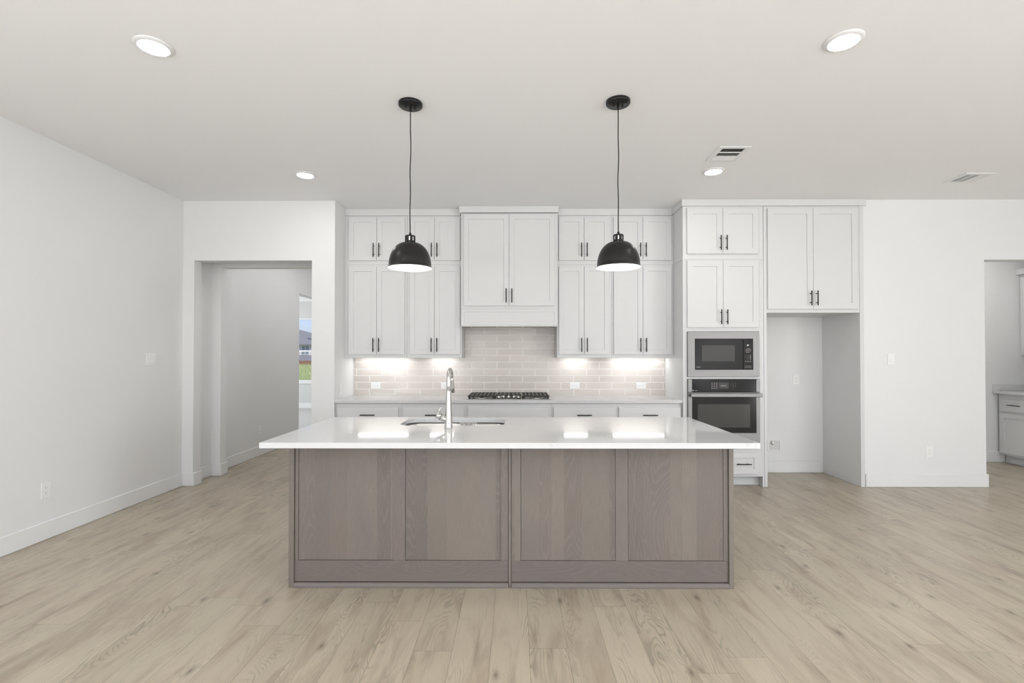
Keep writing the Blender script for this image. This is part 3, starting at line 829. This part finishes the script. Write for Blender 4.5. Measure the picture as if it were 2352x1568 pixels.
b.tube([q+Vector((0, 0, .016)), q+Vector((.004, 0, .034)), q+Vector((.012, 0, .050)), q+Vector((.020, 0, .058))], [.006, .0045, .004, .0045], 12); b.build('lever', t)

# ------------------------------------------------------------------ pendants
def pendant(px, py, label, rot):
    t = thing('pendant_lamp', (px, py, 1.962), label, 'pendant lamp', 'black dome pendants over the island')
    b = MB().m(SHADE).lathe([(.0775, H-.0006), (.0775, H-.018), (.074, H-.022), (.066, H-.0225), (.064, H-.027), (0, H-.027)], (px, py, 0), 'Z', 48)
    c = b.build('canopy', t)
    b = MB().m(BLACK)
    for s_ in (-1, 1): b.lathe([(.005, H-.0272), (.005, H-.036), (0, H-.038)], (px+s_*.030*math.cos(rot), py+s_*.030*math.sin(rot), 0), 'Z', 12)
    b.lathe([(.0085, H-.0272), (.0085, H-.050), (.0045, H-.056), (0, H-.0565)], (px, py, 0), 'Z', 14)
    b.build('cord_grip', c)
    cp = []
    for k in range(25):
        z = H-.050 - (H-.050-2.190)*k/24; q = k/24
        cp.append((px + (.0022*math.sin(q*17+rot*6)+.0018*math.sin(q*6))*math.sin(q*PI), py, z))
    MB().m(BLACK).tube(cp, .0032, 8).build('cord', t)
    # dome shell
    out = [(.1440, 1.9630), (.1445, 1.9650), (.1400, 1.9715), (.1375, 1.9760)]
    for k in range(1, 13):
        a = k/12*PI/2; out.append((.0345 + (.1375-.0345)*math.cos(a), 1.9760 + (2.1285-1.9760)*math.sin(a)))
    inn = [(max(r-.0022, .001), z-.0022*(i > 3)) for i, (r, z) in enumerate(out)][::-1]
    b = MB().m(SHADE).lathe(out, (px, py, 0), 'Z', 64, closed=True)
    sh = b.build('shade', t, 'black dome shade')
    b = MB().m(SHADEIN).lathe([(r, z) for r, z in inn] + [(.1440, 1.9630)], (px, py, 0), 'Z', 64, closed=True)
    b.build('shade_lining', sh, 'white shade interior')
    # slotted cap
    b = MB().m(SHADE)
    b.lathe([(.034, 2.1286), (.034, 2.141), (.031, 2.1415)], (px, py, 0), 'Z', 40)
    b.lathe([(.031, 2.166), (.0335, 2.166), (.033, 2.174), (.028, 2.177), (.008, 2.178), (.0075, 2.193), (.004, 2.196), (0, 2.196)], (px, py, 0), 'Z', 40)
    for k in range(8):
        a0 = k/8*2*PI + rot
        for j in range(4):
            a = a0 + (j/3-.5)*2*PI/8*.74; a2 = a0 + ((j+1)/3-.5)*2*PI/8*.74
            if j == 3: break
            P = [(px+r*math.cos(q), py+r*math.sin(q)) for r, q in ((.0285, a), (.0337, a), (.0337, a2), (.0285, a2))]
            b.prism(P, 2.1355, 2.1705)
    cap = b.build('cap', t, 'slotted black cap')
    MB().m(emis('added_socket_glow', (1, .98, .95), 3.0)).lathe([(.024, 2.137), (.024, 2.169)], (px, py, 0), 'Z', 24).build('socket', cap, 'socket with added glow behind the slots')  # emission added so the slots look lit by the bulb
    MB().m(BULB).lathe([(0, 2.010)] + [(.030*math.sin(k/10*PI), 2.040-.030*math.cos(k/10*PI)) for k in range(1, 8)] + [(.014, 2.080), (.013, 2.100), (0, 2.100)], (px, py, 0), 'Z', 24).build('bulb', t)
    return t
pendant(-.690, 3.189, 'left black dome pendant lamp hanging over the sink', .45)
pendant(.667, 3.170, 'right black dome pendant lamp hanging over the island', .2)

# ------------------------------------------------------------------ downlights
def downlight(x, y, label):
    t = thing('recessed_downlight', (x, y, H-.016), label, 'ceiling light', 'round white downlights')
    MB().m(TRIM).lathe([(.0925, H-.0006), (.0925, H-.004), (.088, H-.007), (.074, H-.0145), (.0715, H-.0135), (.0715, H-.009)], (x, y, 0), 'Z', 48).build('trim_ring', t)
    MB().m(LED).lathe([(.0712, H-.0100), (.0712, H-.0135), (.05, H-.0150), (0, H-.0155)], (x, y, 0), 'Z', 48).build('diffuser', t)
    return t
d0 = downlight(-1.934, 2.585, 'large round downlight nearest the left wall, upper left')
copy_tree(d0, (1.722, 2.558, H-.016), 'large round downlight at upper right of the ceiling')
copy_tree(d0, (-1.926, 4.450, H-.016), 'small distant downlight near the hall opening')
copy_tree(d0, (1.777, 4.385, H-.016), 'small distant downlight just below the air vent')
for x, y, nm in ((-1.9, .5, 'unlit side'), (1.75, .5, ''), (-1.9, -2.0, ''), (1.75, -2.0, ''), (4.6, .5, ''), (4.6, -2.0, '')):
    copy_tree(d0, (x, y, H-.016), 'added unseen round downlight in the ceiling behind the viewpoint')  # unseen lamps added for the light they give
copy_tree(d0, (-2.75, 7.4, H-.016), 'round downlight in the hallway ceiling beyond the left opening')
copy_tree(d0, (-2.6, 8.4, H-.016), 'added unseen round downlight at the far end of the hallway ceiling')  # extra lamp added to brighten the hallway
copy_tree(d0, (-2.75, 6.5, H-.016), 'added unseen round downlight in the hallway ceiling nearest the left opening')  # third hallway lamp, added to lift the hall walls
copy_tree(d0, (5.75, 5.65, H-.016), 'round downlight in the pantry ceiling just beyond the right opening')
copy_tree(d0, (5.55, 6.1, H-.016), 'added unseen round downlight in the pantry ceiling near its back wall')  # second pantry lamp, added to brighten the pantry walls

# ------------------------------------------------------------------ ceiling vents
def vent(x0, x1, y0, y1, kind, label):
    t = thing('ceiling_vent', ((x0+x1)/2, (y0+y1)/2, H-.008), label, 'air vent')
    b = MB().m(TRIM); z0, z1 = H-.0075, H-.0006; m_ = .035
    ax0, ax1, ay0, ay1 = x0+m_, x1-m_, y0+m_, y1-m_
    b.box(x0, x1, y0, ay0, z0, z1, bev=.002); b.box(x0, x1, ay1, y1, z0, z1, bev=.002)
    b.box(x0, ax0, ay0, ay1, z0, z1); b.box(ax1, x1, ay0, ay1, z0, z1)
    if kind == 0:
        l = (ay1-ay0)/3
        for k in (1, 2): b.box(ax0, ax1, ay0+l*k-.005, ay0+l*k+.005, z0, z1)
    else:
        l = (ax1-ax0)/3
        for k in (1, 2): b.box(ax0+l*k-.005, ax0+l*k+.005, ay0, ay1, z0, z1)
    b.build('frame', t)
    MB().m(VENTIN).box(ax0, ax1, ay0, ay1, H-.0012, H-.0004).build('duct_shade_sheet', t)  # near-black sheet; the shade inside the duct is put into its colour
    def louv(u0, u1, v0, v1, along, n, tilt):
        b = MB().m(TRIM); q_ = .0032 if tilt < 0 and n > 5 else .001
        for k in range(n):
            if along == 'X':
                y = v0 + (v1-v0)*(k+.5)/n; h = (v1-v0)/n*.5
                b.prism([(y-h*.9*tilt, z0+.0002), (y-h*.9*tilt+q_, z0+.0002), (y+h*.9*tilt, H-.0014), (y+h*.9*tilt-q_, H-.0014)], u0, u1, 'YZ')
            else:
                x = u0 + (u1-u0)*(k+.5)/n; h = (u1-u0)/n*.5
                b.prism([(x-h*.9*tilt, z0+.0002), (x-h*.9*tilt+.001, z0+.0002), (x+h*.9*tilt, H-.0014), (x+h*.9*tilt-.001, H-.0014)], v0, v1, 'XZ')
        b.build('louvre_bank', t)
    if kind == 0:
        l = (ay1-ay0)/3
        louv(ax0, ax1, ay0+2*l+.005, ay1, 'X', 8, -.35)
        louv(ax0, ax1, ay0+l+.005, ay0+2*l-.005, 'Y', 13, .35)
        louv(ax0, ax1, ay0, ay0+l-.005, 'X', 4, 1)
    else:
        l = (ax1-ax0)/3
        louv(ax0, ax0+l-.005, ay0, ay1, 'Y', 8, .35)
        louv(ax0+l+.005, ax0+2*l-.005, ay0, ay1, 'Y', 8, .35)
        louv(ax0+2*l+.005, ax1, ay0, ay1, 'Y', 5, -1)
    return t
vent(1.618, 1.868, 3.862, 4.160, 0, 'white ceiling vent with dark slots above the oven tower')
vent(4.088, 4.358, 4.440, 4.686, 1, 'white ceiling vent at the far right of the ceiling')

# ------------------------------------------------------------------ outlets and switches
def plate_dev(kind, loc, facing, label, group=None, horizontal=False, gangs=1):
    """built facing -Y around the origin, then turned"""
    nm, cat = ('electrical_outlet', 'outlet') if kind == 'outlet' else ('light_switch', 'light switch')
    t = thing(nm, loc, label, cat, group)
    wv, hv = (.073 + .046*(gangs-1), .118)
    def add(b, name, par, lab=None):
        o = b.build(name, par, lab); return o
    sv = WORLD[t].copy(); WORLD[t] = Vector((0, 0, 0))
    def bx_(x0, x1, y0, y1, z0, z1, m_, bev=0):
        if horizontal: x0, x1, z0, z1 = z0, z1, -x1, -x0
        return MB().m(m_).box(x0, x1, y0, y1, z0, z1, bev=bev)
    bx_(-wv/2, wv/2, -.006, -.0003, -hv/2, hv/2, PLATE, .002).build('wall_plate', t)
    if kind == 'outlet':
        for s_ in (-1, 1):
            c = s_*.0195
            r = bx_(-.0165, .0165, -.0072, -.0061, c-.0135, c+.0135, PLATE, .0005).build('receptacle', t)
            b = MB().m(SLOT)
            for q in ((-.0075, -.0055, c-.001, c+.007), (.0052, .0070, c-.000, c+.006), (-.002, .002, c-.0095, c-.0055)):
                x0, x1, z0, z1 = q
                if horizontal: x0, x1, z0, z1 = z0, z1, -x1, -x0
                b.box(x0, x1, -.0076, -.0072, z0, z1)
            b.build('slots', r)
    else:
        for g_ in range(gangs):
            c = (g_-(gangs-1)/2)*.046
            bx_(c-.0165, c+.0165, -.0068, -.0061, -.033, .033, paint('rocker_surround', (.78, .78, .76), .4) if False else PLATE, .0003).build('rocker_surround', t)
            b = MB().m(PLATE)
            b.prism([(-.0069, -.031), (-.0120, -.031), (-.0085, 0), (-.0075, .031), (-.0069, .031)], c-.0148, c+.0148, 'YZ'); b.build('rocker', t)
    WORLD[t] = sv; t.location = loc; t.rotation_euler = (0, 0, facing)
    return t
plate_dev('switch', (XL, 4.753, 1.352), PI/2, 'double rocker switch on the left wall near the hall opening', gangs=2)
plate_dev('outlet', (XL, 3.697, .372), PI/2, 'white duplex outlet low on the left wall')
plate_dev('switch', (XA, 5.382, 1.024), PI/2, 'white switch on the side wall left of the backsplash')
SG = 'outlets on the backsplash'
SPY = 5.8345
for x, lb in ((-1.667, 'horizontal white outlet on the tiles farthest left'), (-.832, 'white tile outlet partly hidden behind the faucet'), (.704, 'horizontal white tile outlet just right of the cooktop'), (1.492, 'horizontal white tile outlet nearest the oven tower')):
    plate_dev('outlet', (x, SPY, 1.029), 0, lb, SG, horizontal=True)
plate_dev('outlet', (3.335, Y2, 1.102), 0, 'white duplex outlet inside the empty refrigerator opening')
plate_dev('switch', (3.981, Y1, 1.350), 0, 'single rocker switch on the right wall')
plate_dev('outlet', (4.376, Y1, .371), 0, 'white duplex outlet low on the right wall')
plate_dev('outlet', (-3.552, 6.783, .353), PI/2, 'white outlet low on the hallway wall')

# icemaker water box in the niche
t = thing('water_supply_box', (3.07, Y2, .26), 'white recessed water outlet box low in the refrigerator opening', 'water box')
b = MB().m(PLATE); x0, x1, z0, z1 = 3.003, 3.140, .262, .382
b.box(x0-.012, x0+.006, Y2-.010, Y2-.0004, z0-.012, z1+.012, bev=.002); b.box(x1-.006, x1+.012, Y2-.010, Y2-.0004, z0-.012, z1+.012, bev=.002)
b.box(x0+.006, x1-.006, Y2-.010, Y2-.0004, z1-.004, z1+.012, bev=.002); b.box(x0+.006, x1-.006, Y2-.010, Y2-.0004, z0-.012, z0+.004, bev=.002)
b.build('box_frame', t)
MB().m(paint('box_recess', (.70, .70, .68), .5)).box(x0+.006, x1-.006, Y2-.0025, Y2-.0004, z0+.004, z1-.004).build('recess', t)
b = MB().m(CHROME).lathe([(.009, 0), (.009, -.022), (.006, -.024)], (3.045, Y2-.003, .357), 'Y', 16)
b.tube([(3.045, Y2-.018, .357), (3.045, Y2-.018, .330)], .006, 12); b.box(3.030, 3.060, Y2-.034, Y2-.027, .353, .361, bev=.002)
b.build('valve', t, 'small chrome valve')

# ------------------------------------------------------------------ pantry cabinets (faces look toward -X)
PF = 6.274; PYB = 6.4145
t = thing('pantry_base_cabinet', (6.6, 5.95, 0), 'white base cabinet in the pantry beyond the right opening', 'cabinet')
def side_shaker(b, y0, y1, z0, z1, x, th=.0195, st=.057, rec=.008):
    n0 = len(b.bm.verts)
    b.shaker(y0, y1, z0, z1, x, th, st, rec)
    b.bm.verts.ensure_lookup_table()
    for v in list(b.bm.verts)[n0:]:
        X_, Y_, Z_ = v.co; v.co = Vector((Y_, X_, Z_))
    return b
MB().m(CAB).box(PF+.02, XR-.001, 5.38, PYB, .11, .895, bev=.001).build('body', t)
MB().m(CAB).box(PF+.105, PF+.12, 5.38, PYB, .001, .109).box(PF+.093, PF+.105, 5.38, PYB, .001, .02, bev=.003).build('toe_kick', t)
d = MB().m(CAB).box(PF, PF+.0195, 5.965, 6.385, .672, .826, bev=.002).build('drawer', t)
b = MB().m(BLACK).tube([(PF-.031, 6.103, .757), (PF-.031, 6.262, .757)], .0052, 10)
for y in (6.135, 6.23): b.tube([(PF-.031, y, .757), (PF, y, .757)], .0042, 8)
b.build('handle', d, 'black bar handle')
side_shaker(MB().m(CAB), 5.965, 6.385, .135, .645, PF).build('door', t)
side_shaker(MB().m(CAB), 5.42, 5.945, .135, .645, PF).build('door', t)
MB().m(CAB).box(PF, PF+.0195, 5.42, 5.945, .672, .826, bev=.002).build('drawer', t)
c = thing('pantry_countertop', (6.65, 5.95, .896), 'white counter with short upstand in the pantry', 'countertop')
MB().m(QUARTZ).box(6.224, XR-.001, 5.36, 6.4285, .8965, .928, bev=.0018).build('slab', c)
MB().m(QUARTZ).box(6.228, XR-.001, 6.409, 6.4285, .9285, 1.012, bev=.0015).build('upstand', c)
t = thing('pantry_wall_cabinet', (6.8, 5.95, 1.39), 'white upper cabinet at the right edge beyond the opening', 'cabinet')
UXF = 6.580
MB().m(CAB).box(UXF+.02, XR-.001, 5.38, 6.4285, 1.392, 2.44, bev=.001).build('body', t)
side_shaker(MB().m(CAB), 5.92, 6.40, 1.425, 2.405, UXF).build('door', t)
side_shaker(MB().m(CAB), 5.41, 5.905, 1.425, 2.405, UXF).build('door', t)
MB().m(CAB).box(6.553, XR-.001, 5.37, 6.4285, 2.441, 2.514, bev=.0015).build('crown', t)

# ------------------------------------------------------------------ outside the bedroom window
b = MB().m(DIRT).box(-60, 60, 12.95, 17.5, -.45, -.28); struct('ground_soil', b)
b = MB().m(GRASSM); rg = random.Random(5)
b.quadpts([(-70, 16.5, -.30), (70, 16.5, -.30), (70, 59, -.08), (-70, 59, -.08)])
b.quadpts([(-90, 59, -.9), (60, 59, -.9), (60, 160, -3), (-90, 160, -3)])
struct('ground_meadow', b)
b = MB().m(GRASSM)
for k in range(5200):
    q = rg.random(); y = 17 + 40*q**1.3; x = -(y*(.485 + rg.uniform(-.075, .06))) + rg.uniform(-.4, .4)
    z = -.30 + (y-16.5)/42.5*.22; h = rg.uniform(.12, .34)*(1+ (y-17)/60); w_ = rg.uniform(.02, .05)*(1+(y-17)/22); a = rg.uniform(-.5, .5)
    v = [b.bm.verts.new(p) for p in ((x-w_, y, z), (x+w_, y+a*w_, z), (x+rg.uniform(-.1, .1), y+rg.uniform(-.05, .05), z+h))]
    f = b.bm.faces.new(v); f.material_index = b.cur
o = b.build('meadow_grass'); tag(o, 'tall green grass growing outside the far window', 'grass'); o['kind'] = 'stuff'
# fence
t = thing('wooden_fence', (-28, 58, -1.1), 'red-brown board fence beyond the grass outside', 'fence')
b = MB().m(FENCEM)
x = -34.0
while x < -20: b.box(x, x+.135, 58.0, 58.03, -1.0, .70 + .01*math.sin(x*7)); x += .143
b.build('boards', t)
b = MB().m(paint('fence_post_grey', (.42, .42, .40), .6))
for x in (-33.1, -30.9, -28.3, -25.9): b.box(x, x+.10, 57.9, 57.99, -1.0, .95)
b.build('posts', t, 'grey metal posts')
# neighbouring house
hy = 70
t = thing('neighbour_house', (-31, hy+4, -2.9), 'grey-roofed two-storey house seen through the far window', 'house')
MB().m(BRICK).box(-40, -25.5, hy, hy+9, -2.9, 2.95).build('walls', t)
b = MB().m(SHING)
ez = 2.90
A = [(-40.5, hy-.5, ez), (-25.0, hy-.5, ez), (-25.0, hy+9.5, ez), (-40.5, hy+9.5, ez)]; R_ = [(-37.0, hy+4.5, 5.2), (-33.0, hy+4.5, 5.2)]
b.quadpts([A[0], A[1], R_[1], R_[0]]); b.quadpts([A[2], A[3], R_[0], R_[1]])
for tri in ((A[1], A[2], R_[1]), (A[3], A[0], R_[0])):
    vs = [b.bm.verts.new(p) for p in tri]; b.bm.faces.new(vs)
b.box(-40.5, -25.0, hy-.5, hy+9.5, 2.72, 2.895)
b.build('roof', t, 'grey shingle roof')
MB().m(SHING).lathe([(.07, 0), (.07, .9), (.16, .95), (.16, 1.15), (0, 1.2)], (-29.55, hy+.9, 3.35), 'Z', 10).build('vent_pipe', t)
b = MB().m(SHING); b.prism([(hy-3.0, .55), (hy-.01, 1.33), (hy-.01, .45), (hy-3.0, .45)], -40, -25.5, 'YZ'); b.build('porch_roof', t)
MB().m(BRICK).box(-39.8, -25.7, hy-2.6, hy-.01, -2.9, .44).build('porch_wall', t)
for x0 in (-30.58, -30.04, -33.4, -27.6):
    f = MB().m(TRIM).box(x0-.03, x0+.42, hy-.06, hy-.001, 1.40, 2.66).build('window_frame', t)
    MB().m(PANE).box(x0, x0+.185, hy-.08, hy-.061, 1.50, 2.62).box(x0+.205, x0+.39, hy-.08, hy-.061, 1.50, 2.62).build('pane', f)
# young tree
t = thing('young_tree', (-12.2, 25.5, -.3), 'thin young tree with pale leaves outside the far window', 'tree')
b = MB().m(BARK).tube([(-12.2, 25.5, -.3), (-12.22, 25.5, 1.2), (-12.15, 25.5, 2.6)], [.03, .022, .01], 8)
for k in range(9):
    z = 1.0+k*.18; s_ = (-1)**k; b.tube([(-12.2, 25.5, z), (-12.2+s_*.35, 25.5+rg.uniform(-.2, .2), z+.30)], [.010, .004], 6)
b.build('trunk', t)
b = MB().m(LEAF)
for k in range(420):
    x, y, z = -12.2+rg.gauss(0, .30), 25.5+rg.gauss(0, .25), 1.75+rg.gauss(0, .42)
    v = [b.bm.verts.new((x+rg.uniform(-.05, .05), y+rg.uniform(-.05, .05), z+rg.uniform(-.04, .04))) for _ in range(3)]; b.bm.faces.new(v)
b.build('leaves', t)
